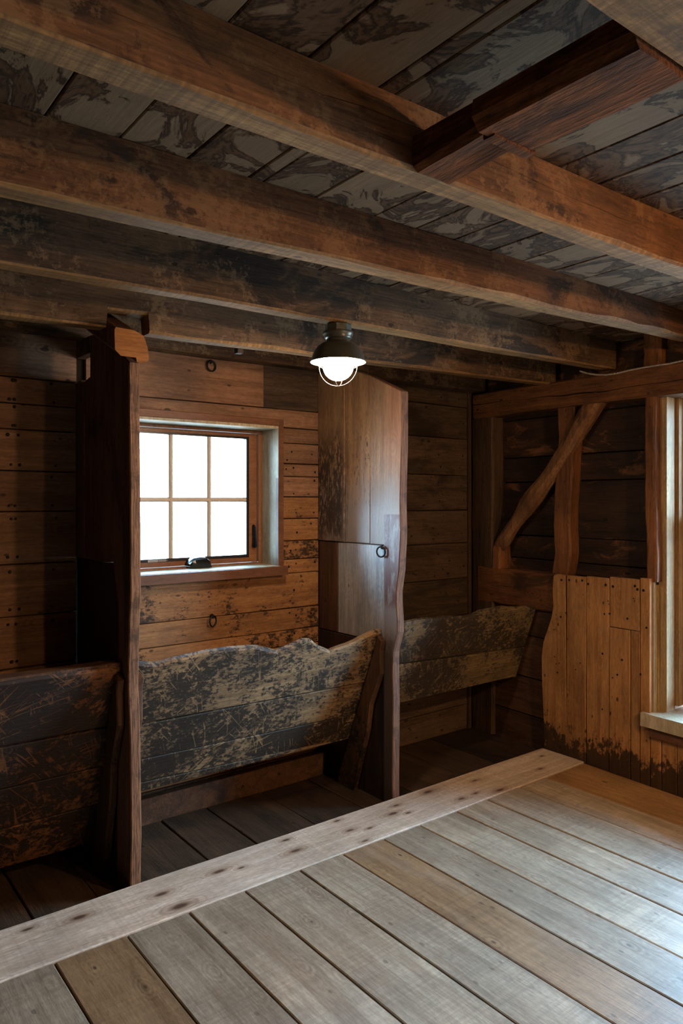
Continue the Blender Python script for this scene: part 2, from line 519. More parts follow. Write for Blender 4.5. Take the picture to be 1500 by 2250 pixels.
def glass_mat():
    b = NB('window_glass')
    tr = b.n('ShaderNodeBsdfTransparent'); tr.inputs[0].default_value = (.93, .97, 1, 1)
    gl = b.n('ShaderNodeBsdfGlossy'); gl.inputs['Roughness'].default_value = .02
    fr = b.n('ShaderNodeFresnel'); fr.inputs[0].default_value = 1.45
    mx = b.n('ShaderNodeMixShader')
    b.l(fr.outputs[0], mx.inputs[0]); b.l(tr.outputs[0], mx.inputs[1]); b.l(gl.outputs[0], mx.inputs[2])
    b.l(mx.outputs[0], b.out.inputs[0])
    return b.m


M['glass'] = glass_mat()


def edge_wood(b, tc, col, light, dark):
    gn = b.n('ShaderNodeNewGeometry')
    s = b.n('ShaderNodeSeparateXYZ'); b.l(gn.outputs['True Normal'], s.inputs[0])
    m = b.ramp(s.outputs['Y'], -.75, -.6, 1, 0)
    en = b.noise(b.scale(tc, (160, 40, 9)), 1, 6, .7, .6)
    big = b.noise(tc, 9, 5, .65)
    ec = b.mix(b.ramp(en, .38, .62), lin(dark), lin(light))
    ec = b.mix(b.ramp(big, .52, .62, 0, .6), ec, tuple(x * .5 for x in lin(dark)))
    return m, b.mix(m, col, ec)


def div1_edge(b, tc, v, col, h, rough):
    m, col = edge_wood(b, tc, col, (.54, .385, .265), (.32, .215, .145))
    return col, h, .75


def div2_upper(b, tc, v, col, h, rough):
    """smoky scuff on the middle of the upright boards, worn grey polish lower down"""
    s = b.n('ShaderNodeSeparateXYZ'); b.l(tc, s.inputs[0])
    nz = b.noise(b.scale(tc, (1, 1, .5)), 8, 7, .7)
    fn = b.noise(b.scale(tc, (1, 1, .35)), 60, 5, .75)
    zz = b.math('ADD', s.outputs['Z'], b.math('MULTIPLY', b.math('SUBTRACT', nz, .5), .5))
    grey = b.ramp(zz, 1.42, 1.72, .75, 0)
    col = b.mix(grey, col, lin((.50, .46, .43)))
    soot = b.math('MULTIPLY', b.ramp(s.outputs['Y'], 3.08, 3.18), b.math('MULTIPLY', b.ramp(zz, 1.2, 1.35), b.ramp(zz, 1.7, 2.0, 1, 0)))
    soot = b.math('MULTIPLY', soot, b.ramp(b.math('ADD', fn, b.math('MULTIPLY', nz, .6)), .68, .80))
    col = b.mix(b.math('MULTIPLY', soot, .9), col, lin((.13, .10, .08)))
    fl = b.math('MULTIPLY', b.ramp(fn, .56, .64), b.math('MULTIPLY', b.ramp(zz, 1.35, 1.5), b.ramp(zz, 1.75, 1.95, .75, 0)))
    col = b.mix(fl, col, lin((.2, .15, .12)))
    return col, h, b.ramp(zz, 1.35, 1.65, .36, .7)


def div2_red(b, tc, v, col, h, rough):
    """old red-brown paint left on the front board below shoulder height, bare polished wood in patches"""
    s = b.n('ShaderNodeSeparateXYZ'); b.l(tc, s.inputs[0])
    nz = b.noise(b.scale(tc, (1, 1, .25)), 26, 6, .7, .4)
    yz = b.noise(tc, 5, 4)
    band = b.math('MULTIPLY', b.ramp(s.outputs['Z'], .93, 1.0), b.ramp(s.outputs['Z'], 1.425, 1.435, 1, 0))
    band = b.math('MULTIPLY', band, b.ramp(s.outputs['Y'], 2.795, 2.815, 1, 0))
    side = b.ramp(s.outputs['X'], 2.4545, 2.457, 1, 0)
    band = b.math('MULTIPLY', band, side)
    z2 = b.math('ADD', s.outputs['Z'], b.math('MULTIPLY', b.math('SUBTRACT', yz, .5), .3))
    col = b.mix(b.math('SUBTRACT', 1.0, side), col, lin((.42, .29, .20)))
    col = b.mix(b.math('MULTIPLY', side, b.ramp(z2, 1.45, 1.75, .8, 0)), col, lin((.50, .47, .45)))
    col = b.mix(b.math('MULTIPLY', band, b.ramp(nz, .40, .52, .15, .95)), col, lin((.35, .17, .11)))
    lamp_glow = b.math('MULTIPLY', b.ramp(s.outputs['Y'], 2.76, 2.84, 1, 0), b.ramp(z2, 1.55, 1.8))  # orange glow of the nearby lamp, put into the board's top front colour
    col = b.mix(b.math('MULTIPLY', lamp_glow, .4), col, lin((.56, .36, .22)))
    col = b.mix(b.ramp(z2, .72, .82, .8, 0), col, lin((.20, .14, .10)))
    m, col = edge_wood(b, tc, col, (.46, .32, .23), (.31, .20, .14))
    return col, h, b.math('MAXIMUM', b.math('MULTIPLY', m, .85), b.ramp(z2, 1.4, 1.6, .42, .65))


M['div2'] = wood('divider_boards_upright', (.62, .49, .35), (.46, .34, .235), 'Z', knots=.11, rough=.7, bump=.3, var=.05, fibre=.22, extra=div2_upper, spec=.4)
M['div2_front'] = wood('divider_front_board', (.62, .49, .35), (.45, .33, .23), 'Z', knots=.10, rough=.6, bump=.5, var=.03, fibre=.25, extra=div2_red, spec=.5)
M['div2_pale'] = wood('divider_worn_grey_board', (.70, .70, .70), (.50, .50, .51), 'Z', knots=.06, rough=.42, bump=.35, var=.03, fibre=.25,
                      stain=((.30, .27, .25), 4.5, .56, .68, .7), spec=.8)
M['div_brown'] = wood('divider_brown_board', (.36, .25, .18), (.24, .16, .115), 'Z', knots=.06, rough=.55, bump=.4, var=.05, fibre=.25)
M['div_dark'] = wood('divider_dark_board', (.24, .165, .12), (.13, .09, .065), 'Z', knots=.05, rough=.6, bump=.5, var=.08, fibre=.35,
                     stain=((.07, .05, .04), 3, .48, .62, .7))
M['div1'] = wood('left_divider_board', (.47, .33, .26), (.32, .22, .17), 'Z', knots=.05, rough=.6, bump=.55, var=.05, fibre=.25,
                 stain=((.10, .07, .055), 2.2, .50, .64, .75), extra=div1_edge)


def fXY(l, w, t): return (l, w, t)          # along X, across Y, through Z
def fYX(l, w, t): return (w, l, t)          # along Y, across X, through Z
def fXZ(l, w, t): return (l, t, w)          # along X, up Z, through Y
def fYZ(l, w, t): return (t, l, w)          # along Y, up Z, through X
def fZY(l, w, t): return (t, w, l)
K = .0534
def rw(y, z, a): return (a + K * y, y, z)   # the right wall runs slightly askew
def rH(l, w, t): return rw(l, w, t)
def rV(l, w, t): return rw(w, l, t)


# ---------------------------------------------------------------- floor
floor = box('floor', XMIN - .2, 4.3, YMIN - .2, 3.7, -.16, -.085, M['backing'])
setp(floor, kind='structure')
seams = [3.296, 3.067, 2.816, 2.593, 2.349, 2.127, 1.898, 1.677, 1.422, 1.187, .955, .713, .47]
x = .47
while x > XMIN:
    x -= R.uniform(.21, .26)
    seams.append(max(x, XMIN))
tans = {8: 0, 10: 1}
for i in range(len(seams) - 1):
    m = M['floor_tan'] if i in (5, 10) else M['floor']
    plank('plank', fYX, YMIN, 2.438, seams[i + 1], seams[i], 0, -.04, m, floor, gap=.0032, n=12, amp=.002, tj=.0012)
prism('border_plank', [(3.298, YMIN), (3.522 + .0534 * YMIN, YMIN), (3.645, 2.437), (3.298, 2.437)], lambda x, y, z: (x, y, z), 0, -.04, M['border'], floor, label='yellowish oiled board along the right wall')
plank('header_plank', fXY, XMIN, 3.655, 2.44, 2.735, .004, -.04, M['header'], floor, gap=.001, n=40, amp=.006, tj=.001, label='pale knotty board across the ends of the planks')
olds = [XMIN, -2.2, -1.8, -1.4, -1.0, -.6, -.2, .15, .45, .745, .985, 1.46, 1.70, 2.02, 2.32, 2.66, 3.03, 3.34, 3.80]
for i in range(len(olds) - 1):
    plank('old_plank', fYX, 2.735, 3.40, olds[i], olds[i + 1], -.04, -.08, M['oldfloor'], floor, gap=.003, n=5, amp=.003, tj=.003)

# ---------------------------------------------------------------- ceiling
ceiling = box('ceiling', XMIN - .2, 4.3, YMIN - .2, 3.7, 2.425, 2.5, M['backing'])
setp(ceiling, kind='structure')
cs = [.497, .674, .856, 1.038, 1.084, 1.264, 1.494, 1.672, 1.849, 2.03, 2.21, 2.40, 2.58, 2.77, 2.95, 3.14, 3.33, 3.52, 3.72, 3.95]
x = .497
while x > XMIN:
    x -= R.choice([.17, .18, .19, .2])
    cs.insert(0, max(x, XMIN))
for i in range(len(cs) - 1):
    plank('ceiling_board', fYX, YMIN, 3.5, cs[i], cs[i + 1], 2.40, 2.42, M['ceil'], ceiling, gap=.002, n=8, amp=.0015, tj=.0015)


# ---------------------------------------------------------------- joists
def joist(label, yl, yr, wd, zl, zr, mat='joist', x0=XMIN, x1=3.74, xl=.5, xr=3.6, notch=None, top=2.399, amp=.006, crack=None):
    sd = R.random() * 90
    st = [x0 + (x1 - x0) * i / 60 for i in range(61)]
    if notch:
        for q in (notch[0], notch[1]):
            st += [q - .003, q + .003]
        st = sorted(st)
    rings = []
    for x in st:
        k = (x - xl) / (xr - xl)
        yf = yl + (yr - yl) * k
        zb = zl + (zr - zl) * k + wob(x, sd + 1, amp, 1.7)
        if notch and notch[0] < x < notch[1]: zb = notch[2]
        a = wob(x, sd + 2, amp, 2.3); c = wob(x, sd + 3, amp, 2.1); ch = .006 + abs(wob(x, sd + 4, .014, 3))
        ch2 = .006 + abs(wob(x, sd + 6, .010, 3))
        y0, y1 = yf + a, yf + wd + c
        rings.append([(x, y0, zb + ch), (x, y0 + ch * .8, zb), (x, y1 - ch2 * .8, zb), (x, y1, zb + ch2), (x, y1, top), (x, y0 + wob(x, sd + 8, amp), top)])
        if crack:
            zc, cw = crack(x)
            rings[-1] += [(x, y0, zc + cw), (x, y0 + .001 + cw * 9, zc), (x, y0, zc - cw)]
    V, F = loft(rings)
    fm = []
    for i in range(len(rings) - 1):
        fm += [1, 1, 1, 0, 0, 0] + ([0, 0, 0] if crack else [])
    fm += [0, 0]
    o = obj('ceiling_joist', V, F, None, mats=[M[mat], M['joist_under']], fmat=fm)
    return setp(o, label, 'joist')


j0 = joist('rear ceiling joist over the stall dividers, notched around the sloping rail', 2.715, 2.70, .075, 2.142, 2.20, 'joist_grey', notch=(.985, 1.15, 2.225))
j1 = joist('brown grey ceiling joist that carries the caged lamp', 2.30, 2.30, .075, 2.197, 2.24, 'joist_grey')
j2 = joist('orange brown ceiling joist in front of the lamp joist, with large dark stain', 1.765, 1.725, .085, 2.215, 2.283, crack=lambda x: (2.34 + .02 * (x - 2) + wob(x, 51, .012, 2), .0002 + .003 * max(0, noise.noise(Vector((x * 1.1, 9, 2))) * .9 + .12 * (x > 2.4))))
j3 = joist('broad ceiling joist that the short trimmer timber butts into', 1.215, 1.145, .08, 2.25, 2.252, amp=.007, crack=lambda x: (2.335 + wob(x, 41, .02, 1.3) + wob(x, 43, .006, 7), .0004 + .0025 * max(0, noise.noise(Vector((x * 1.6, 5, 2))) + .2)))
j4 = joist('nearest ceiling joist, at the top right corner holding the near end of the trimmer', .50, .50, .14, 2.25, 2.25)
for y in (-.12, -.72, -1.32, -1.92, -2.5):
    joist('ceiling joist behind the camera', y, y, .08, 2.24, 2.24)
for o in list(COL.objects):
    if o.get('label') == 'ceiling joist behind the camera': o['group'] = 'joists behind the camera'

# back wall plate
sd = 3
rings = []
for i in range(41):
    x = XMIN + (3.78 - XMIN) * i / 40
    z = 2.232 + wob(x, 4, .006); y = 3.285 + wob(x, 6, .006)
    rings.append([(x, y, z + .008), (x, y + .01, z), (x, 3.40, z), (x, 3.40, 2.399), (x, y, 2.399)])
V, F = loft(rings)
setp(obj('wall_plate', V, F, M['joist_grey']), 'long wall plate timber along the top of the back wall above the window', 'beam')

# trimmer: main piece and narrower tenon end with a split step
tr = empty('trimmer_beam', 'short rough trimmer timber under the ceiling between the two nearest joists', 'beam')
rings = []
for i in range(9):
    y = .642 + (.985 - .642) * i / 8
    a = wob(y, 2, .008, 6); c = wob(y, 5, .008, 6)
    rings.append([(1.095 + a, y, 2.262 + c), (1.115 + a, y, 2.238), (1.185, y, 2.243 + a), (1.262 + c, y, 2.24), (1.275, y, 2.262 + a), (1.275 + a, y, 2.302), (1.095, y, 2.298)])
V, F = loft(rings)
obj('beam_body', V, F, M['trimmer'], tr)
rings = []
for i in range(7):
    y = .985 + (1.20 - .985) * i / 6
    k = i / 6
    a = wob(y, 12, .006, 9)
    rings.append([(1.135 + a, y, 2.275 - .022 * k), (1.15 + a, y, 2.256 - .012 * k), (1.2, y, 2.259 - .012 * k + a), (1.25 - a, y, 2.256 - .012 * k), (1.26, y, 2.275 - .02 * k), (1.26, y, 2.322), (1.135, y, 2.322)])
V, F = loft(rings)
obj('tenon_end', V, F, M['trimmer'], tr)
plank('splinter', fXY, 1.14, 1.272, .965, 1.0, 2.236, 2.25, M['trimmer'], tr, amp=.008, n=6, gap=0, tj=.004, label='torn raised ridge where the timber steps down')

# ---------------------------------------------------------------- back wall
WX0, WX1, WZ0, WZ1 = 1.325, 2.166, 1.10, 1.905
wall_back = mbox('wall_back', [(XMIN, WX0 - .024, 3.405, 3.58, -.12, 2.43), (WX1 + .024, 4.2, 3.405, 3.58, -.12, 2.43),
                               (WX0 - .024, WX1 + .024, 3.405, 3.58, -.12, WZ0), (WX0 - .024, WX1 + .024, 3.405, 3.58, WZ1 + .012, 2.43)], M['backing'])
setp(wall_back, kind='structure')


def course(x0, x1, zs, mat, cut=True, n=6):
    for i in range(len(zs) - 1):
        z1, z0 = zs[i], zs[i + 1]
        m = mat(i, (z0 + z1) / 2) if callable(mat) else mat
        if cut and z1 > WZ0 - .004 and z0 < WZ1 + .02 and x0 < WX0 and x1 > WX1:
            zz1 = z1
            plank('plank', fXZ, x0, WX0 - .002, z0, z1, 3.38, 3.405, m, wall_back, n=3)
            plank('plank', fXZ, WX1 + .002, x1, z0, z1, 3.38, 3.405, m, wall_back, n=4)
        else:
            plank('plank', fXZ, x0, x1, z0, z1, 3.38, 3.405, m, wall_back, n=n)


course(XMIN, 1.085, [2.24, 2.04, 1.925, 1.812, 1.631, 1.453, 1.222, .994, .767, .54, .30, .10, -.08], M['wall'], n=10)
zB = [2.24, 2.01, 1.905, 1.819, 1.706, 1.634, 1.521, 1.40, 1.276, 1.173, 1.10, 1.068, .90, .80, .71, .55, .30, .08, -.08]
zB = [2.24, 2.005, 1.905, 1.819, 1.706, 1.634, 1.521, 1.40, 1.276, 1.173, 1.095, .90, .78, .69, .50, .28, .08, -.08]


def mB(i, z):
    return M['wall'] if z > 1.5 else (M['wall_low'] if z > .15 else M['lower_boards'])


for i in range(len(zB) - 1):
    z1, z0 = zB[i], zB[i + 1]
    m = mB(i, (z0 + z1) / 2)
    if i == 0:
        plank('plank', fXZ, 1.13, 2.085, z0, z1, 3.38, 3.405, m, wall_back)
        plank('plank', fXZ, 2.085, 2.453, z0, z1, 3.377, 3.405, M['wall_grey'], wall_back, label='darker patch board above the window')
    elif z0 >= WZ0 - .006 and z1 <= WZ1 + .001:
        plank('plank', fXZ, 1.13, WX0 - .024, z0, z1, 3.38, 3.405, m, wall_back, n=3)
        plank('plank', fXZ, WX1 + .024, 2.453, z0, z1, 3.38, 3.405, m, wall_back, n=3)
    else:
        plank('plank', fXZ, 1.13, 2.453, z0, z1, 3.38, 3.405, m, wall_back)
course(2.50, 3.73, [2.24, 2.129, 1.914, 1.669, 1.436, 1.217, .981, .731, .50, .30, .12, -.08], M['wall_grey'], cut=False)
plank('batten', fZY if False else (lambda l, w_, t: (w_, t, l)), -.08, 2.235, 3.695, 3.73, 3.365, 3.385, M['timber_grey'], wall_back, n=10)
# toe board under the mangers
plank('toe_board', fXZ, 1.13, 2.453, -.075, .085, 3.30, 3.34, M['lower_boards'], wall_back, amp=.004, label='low dark board at the foot of the wall under the middle manger')

# nails in the back wall
V, F = [], []
def nail(c, ax, r=.0045, t=.003):
    global V, F
    b0 = len(V)
    for k, rr in ((0, r), (1, r * .6)):
        for j in range(6):
            u, v_ = rr * math.cos(j * math.pi / 3), rr * math.sin(j * math.pi / 3)
            V.append((c[0] + u, c[1] - t * k, c[2] + v_) if ax == 'Y' else (c[0] - t * k, c[1] + u, c[2] + v_))
    F.append(tuple(range(b0 + 6, b0 + 12)))
    for j in range(6): F.append((b0 + j, b0 + (j + 1) % 6, b0 + 6 + (j + 1) % 6, b0 + 6 + j))
zA = [2.04, 1.925, 1.812, 1.631, 1.453, 1.222, .994, .767]
for i in range(len(zA) - 1):
    for x in (.80, .83, .985):
        for q in (.14, .86):
            if R.random() < .8: nail((x + R.uniform(-.012, .012), 3.379, zA[i] + (zA[i + 1] - zA[i]) * q), 'Y', R.uniform(.006, .009))
for i in range(3, len(zB) - 4):
    for x in (2.25, 2.29, 2.42):
        if R.random() < .75: nail((x + R.uniform(-.02, .02), 3.379, zB[i] + (zB[i + 1] - zB[i]) * R.uniform(.15, .85)), 'Y', R.uniform(.005, .008))
for z in [2.18, 2.02, 1.95, 1.8, 1.72, 1.6, 1.5, 1.4, 1.28, 1.15, 1.05, .9]:
    for x in (3.64, 3.45, 2.6):
        nail((x + R.uniform(-.03, .03), 3.379, z), 'Y', R.uniform(.004, .007))
setp(obj('nail_heads', V, F, M['nail'], wall_back), kind='stuff')

# ---------------------------------------------------------------- window in the back wall
win = empty('window_1', kind='structure')
YS = 3.54
# lining of the opening
box('reveal_board', WX1 - .0, WX1 + .022, 3.355, 3.60, 1.145, 1.905, M['reveal'], win, label='pale rough board lining the right side of the opening')
box('reveal_board', WX0 - .022, WX0, 3.355, 3.60, 1.145, 1.905, M['reveal'], win, label='pale rough board lining the left side of the opening')
box('head_board', WX0, WX1, 3.355, 3.60, 1.893, 1.915, M['reveal'], win, label='pale rough board lining the head of the opening')
# casing on the wall face
plank('casing_board', fXZ, WX0 - .045, WX1 + .022, 1.905, 1.945, 3.352, 3.38, M['casing'], win, gap=0, label='reddish brown casing strip over the opening')
plank('casing_board', lambda l, w_, t: (w_, t, l), 1.142, 1.945, WX1 + .0, WX1 + .034, 3.350, 3.38, M['casing'], win, gap=0)
plank('casing_board', lambda l, w_, t: (w_, t, l), 1.142, 1.945, WX0 - .034, WX0 + .0, 3.350, 3.38, M['casing'], win, gap=0)
# sill
prism('window_sill', [(3.60, 1.142), (3.325, 1.142), (3.325, 1.094), (3.60, 1.094)], lambda y, z, x: (x, y, z), WX0 - .10, 2.212, M['casing'], win, label='brown board sill, with a thin pale top')
box('sill_top', WX0, WX1, 3.34, 3.60, 1.1425, 1.145, M['reveal'], win)  # thin pale layer over the brown sill board
# frame
FX0, FX1, FZ0, FZ1 = WX0, WX1, 1.145, 1.893
fr = mbox('window_frame', [(FX1 - .022, FX1, 3.525, 3.60, FZ0, FZ1), (FX0, FX0 + .022, 3.525, 3.60, FZ0, FZ1),
                           (FX0 + .022, FX1 - .022, 3.525, 3.60, FZ0, FZ0 + .010), (FX0 + .022, FX1 - .022, 3.525, 3.60, FZ1 - .016, FZ1)], M['sash2'], win)
sash = mbox('window_sash', [(2.094, 2.142, 3.545, 3.59, 1.157, 1.875), (FX0 + .024, 1.397, 3.545, 3.59, 1.157, 1.875),
                            (1.397, 2.094, 3.545, 3.59, 1.157, 1.182), (1.397, 2.094, 3.545, 3.59, 1.857, 1.875)], M['sash'], win)
mbox('gasket', [(2.079, 2.094, 3.549, 3.585, 1.182, 1.857), (1.397, 1.405, 3.549, 3.585, 1.182, 1.857),
                (1.405, 2.079, 3.549, 3.585, 1.182, 1.199), (1.405, 2.079, 3.549, 3.585, 1.845, 1.857)], M['gum'], win, label='black glazing strip round the glass')
for x in (1.629, 1.851):
    V, F = loft([[(x - .012, 3.556, z), (x - .006, 3.548, z), (x + .006, 3.548, z), (x + .012, 3.556, z), (x + .012, 3.58, z), (x - .012, 3.58, z)] for z in (1.199, 1.845)])
    obj('muntin', V, F, M['muntin'], win)
V, F = loft([[(x, 3.556, 1.493), (x, 3.549, 1.499), (x, 3.549, 1.511), (x, 3.556, 1.517), (x, 3.58, 1.517), (x, 3.58, 1.493)] for x in (1.405, 2.079)])
obj('muntin', V, F, M['muntin'], win)
xs = [1.405, 1.629, 1.851, 2.079]
for i in range(3):
    for z0, z1 in ((1.199, 1.505), (1.505, 1.845)):
        box('pane', xs[i], xs[i + 1], 3.566, 3.570, z0, z1, M['glass'], win)
# crank housing
V, F = [], []
prof = [(0, 0), (.004, .026), (.016, .042), (.035, .052), (.075, .056), (.108, .053), (.121, .040), (.128, 0)]
rings = [[(1.700 + px_, y, 1.146 + pz * s) for px_, pz in prof] for y, s in ((3.548, 1), (3.505, .98), (3.485, .80), (3.478, .5))]
V, F = loft(rings)
obj('crank_handle', V, F, M['hardware'], win, smooth=False, label='glossy black folding crank handle on the sill')
# lock lever
rings = []
for z, a, d in ((1.365, .004, .012), (1.355, .008, .022), (1.32, .008, .026), (1.29, .006, .030), (1.262, .008, .034), (1.245, .010, .036), (1.236, .006, .030)):
    rings.append([(2.120 - a, 3.545 - d * .4, z), (2.120 - a * .5, 3.545 - d, z), (2.120 + a * .5, 3.545 - d, z), (2.120 + a, 3.545 - d * .4, z), (2.120 + a, 3.546, z), (2.120 - a, 3.546, z)])
V, F = loft(rings)
obj('lock_lever', V, F, M['hardware'], win, label='black curved locking lever on the right of the sash')
# warning sticker
box('warning_sticker', 1.500, 1.552, 3.5455, 3.549, 1.1845, 1.1955, M['label'], win, label='small white printed warning sticker')
td = bpy.data.curves.new('sticker_text', 'FONT')
td.body = 'DANGER'
td.size = .0115
td.extrude = .0002
td.materials.append(M['gum'])
to = bpy.data.objects.new('sticker_text', td)
to.location = (1.503, 3.5450, 1.1862)
to.rotation_euler = (H, 0, 0)
to.parent = win
COL.objects.link(to)
V, F = [], []
for k in range(3):
    v, f = boxv(1.556, 1.600 + .008 * (k % 2), 3.5478, 3.5489, 1.1855 + .0036 * k, 1.1869 + .0036 * k)
    F += [tuple(i + len(V) for i in q) for q in f]; V += v
obj('sticker_lines', V, F, M['label'], win)

# ---------------------------------------------------------------- right wall
A_ST, A_BD = 3.55, 3.66
wall_right = mbox('wall_right', [(2.11, 3.5, -.12, 2.43, 3.69, 3.90), (1.00, 2.11, -.12, .31, 3.57, 3.90), (1.00, 2.11, 2.14, 2.43, 3.69, 3.90),
                                 (-.05, 1.00, -.12, 2.43, 3.57, 3.90), (-1.03, -.05, -.12, .31, 3.57, 3.90), (-1.03, -.05, 2.05, 2.43, 3.57, 3.90),
                                 (-1.55, -1.03, -.12, 2.43, 3.57, 3.90), (-2.53, -1.55, -.12, .31, 3.57, 3.90), (-2.53, -1.55, 2.05, 2.43, 3.57, 3.90), (YMIN - .2, -2.53, -.12, 2.43, 3.57, 3.90)], M['backing'], f=lambda y, z, a: rw(y, z, a))
wall_right.data.update()
setp(wall_right, kind='structure')
zz = [1.05, 1.128, 1.276, 1.62, 1.78, 2.025, 2.20, 2.40]
for i in range(len(zz) - 1):
    plank('sheathing_board', rH, 2.04, 3.40, zz[i], zz[i + 1], A_BD, A_BD + .03, M['dark_boards'], wall_right, gap=.003, n=8, amp=.004)
plank('sheathing_board', rH, -.05, 2.04, 2.2, 2.40, A_BD, A_BD + .03, M['dark_boards'], wall_right, gap=.003)
for z0, z1 in ((-.06, .15), (.15, .385), (.385, .65), (.65, .83)):
    plank('lower_board', rH, 2.60, 3.38, z0, z1, 3.585, 3.62, M['lower_boards'], wall_right, gap=.003, n=6)
# vertical wainscot boards beside the window; first one has a curved live edge
curve = [(2.661, 1.048), (2.668, .956), (2.661, .867), (2.676, .80), (2.701, .733), (2.736, .646), (2.750, .552), (2.746, .396), (2.736, .213), (2.729, -.03)]
prism('wainscot_board', [(2.574, 1.06), (2.63, 1.064), (2.652, 1.058)] + curve + [(2.562, -.03)], lambda y, z, a: rw(y, z, a), 3.521, 3.552, M['wainscot'], wall_right, label='leftmost upright board with a curved live edge')
ys = [2.566, 2.430, 2.278, 2.092, 2.034]
tops = [1.062, 1.068, 1.078, 1.088]
for i in range(4):
    if i == 2:
        plank('wainscot_board', rV, .805, tops[i], ys[i + 1], ys[i], 3.521, 3.552, M['wainscot'], wall_right, n=5, gap=.0018)
        plank('wainscot_board', rV, -.03, .80, ys[i + 1] + .055, ys[i], 3.521, 3.552, M['wainscot'], wall_right, n=5, gap=.0018)
        plank('wainscot_board', rV, -.03, .80, ys[i + 1], ys[i + 1] + .055, 3.521, 3.552, M['wainscot'], wall_right, n=5, gap=.001)
    else:
        plank('wainscot_board', rV, -.03, tops[i], ys[i + 1], ys[i], 3.521, 3.552, M['wainscot'], wall_right, n=8, gap=.0018)
y = 2.034
for wd in (.065, .085, .12, .13, .12, .14, .13, .12, .124):
    plank('wainscot_board', rV, -.03, .305, y - wd, y, 3.523, 3.57, M['wainscot'], wall_right, n=4, gap=.0018)
    y -= wd
for ya, yb, zt_ in ((1.0, -.05, 2.24), (-.05, -1.03, .31), (-1.03, -1.55, 2.24), (-1.55, -2.53, .31), (-2.53, YMIN, 2.24)):
    k_ = round((ya - yb) / .16)
    for q in range(k_):
        plank('wainscot_board', rV, -.03, zt_, ya + (yb - ya) * (q + 1) / k_, ya + (yb - ya) * q / k_, 3.523, 3.57, M['wainscot'], wall_right, n=4, gap=.0018)
for ya in (-.05, -1.55):
    plank('wainscot_board', rH, ya - .98, ya, 2.05, 2.24, 3.523, 3.57, M['wainscot'], wall_right)
plank('top_board', rH, YMIN, 1.02, 2.24, 2.40, 3.56, 3.58, M['dark_boards'], wall_right)
# nails across the wainscot heads
V, F = [], []
for i, yy in enumerate((2.60, 2.545, 2.455, 2.415, 2.30, 2.255, 2.12, 2.105, 2.07)):
    nail((3.521 + K * yy - .001, yy, 1.035 + R.uniform(-.012, .008)), 'X', .008)
for k in range(26):
    yy = R.uniform(2.05, 2.68)
    nail((3.521 + K * yy - .001, yy, R.uniform(.3, 1.0)), 'X', R.uniform(.003, .007))
setp(obj('nail_heads', V, F, M['nail'], wall_right), kind='stuff')


def timber(name, label, y0, y1, z0, z1, a0, a1, mat, axis, n=24, amp=.006, ch=.008, sd=None, bow=None, cat='post', part=False, crack=None):
    """squared timber on the right wall; a0 is the room side"""
    sd = sd or R.random() * 90
    rings = []
    for i in range(n + 1):
        k = i / n
        q = [wob(k * 3, sd + j, amp, 2.2) for j in range(5)]
        c = ch + abs(wob(k * 3, sd + 7, ch * 1.5, 3))
        bw = bow(k) if bow else 0
        if axis == 'Z':
            z = z0 + (z1 - z0) * k
            a, b_ = y0 + q[0] + bw, y1 + q[1] + bw
            rings.append([rw(a, z, a1), rw(a, z, a0 + c + q[2]), rw(a + c, z, a0 + q[2]), rw(b_ - c, z, a0 + q[3]), rw(b_, z, a0 + c + q[3]), rw(b_, z, a1)])
        else:
            yy = y0 + (y1 - y0) * k
            a, b_ = z0 + q[0], z1 + q[1]
            rg = [rw(yy, a, a1), rw(yy, a, a0 + c + q[2]), rw(yy, a + c, a0 + q[2])]
            if crack:
                zc, wd = crack(yy)
                am = a0 + (q[2] + q[3]) / 2
                rg += [rw(yy, zc - wd, am), rw(yy, zc, am + .001 + wd * 9), rw(yy, zc + wd, am)]
            rings.append(rg + [rw(yy, b_ - c, a0 + q[3]), rw(yy, b_, a0 + c + q[3]), rw(yy, b_, a1)])
    V, F = loft(rings)
    if part: return obj(name, V, F, mat, wall_right)
    o = obj(name, V, F, mat)
    return setp(o, label, cat)


timber('plate_beam', 'heavy cracked timber beam running over the right wall and its window', YMIN + .1, 3.34, 2.052, 2.213, 3.535, 3.69, M['timber_y'], 'Y', n=120, amp=.009, cat='beam',
       crack=lambda y: (2.128 + .016 * math.sin(y * 2.3) + wob(y, 77, .012, 5), .0006 + .0035 * max(0, noise.noise(Vector((y * 2.2, 3, 8))) + .5)))
timber('corner_post', 'weathered grey post in the far corner of the right wall', 3.18, 3.372, -.06, 2.05, 3.555, 3.69, M['timber_grey'], 'Z', part=True)
timber('wall_stud', 'upright crooked stud in the middle of the right wall framing, behind the brace', 2.565, 2.685, 1.06, 2.06, 3.574, 3.665, M['timber_z'], 'Z',
       bow=lambda k: .016 * math.sin(k * 5) + (.03 * max(0, .12 - k) / .12))
timber('window_post', 'rough post at the left side of the right hand window', 2.022, 2.083, 1.07, 2.06, 3.548, 3.70, M['timber_z'], 'Z', amp=.004,
       bow=lambda k: -.012 * math.sin(min(1, k * 2.2) * 3.14 / 2 + 1.57))
timber('girt_beam', 'low horizontal girt timber between the corner post and the wainscot', 2.60, 3.31, .825, 1.06, 3.552, 3.69, M['timber_y'], 'Y', n=24, cat='beam')
timber('ledger_beam', 'dark ledge timber hidden behind the wainscot head', 2.06, 2.60, .90, 1.05, 3.56, 3.66, M['timber_y'], 'Y', cat='beam', part=True)
timber('upper_stud', 'short stud above the cracked beam at the right frame edge', 2.02, 2.12, 2.19, 2.40, 3.60, 3.665, M['timber_z'], 'Z', n=6)
timber('stub_post', 'short stub below the foot of the diagonal brace', 3.115, 3.185, 1.055, 1.20, 3.553, 3.665, M['timber_z'], 'Z', n=5, part=True)

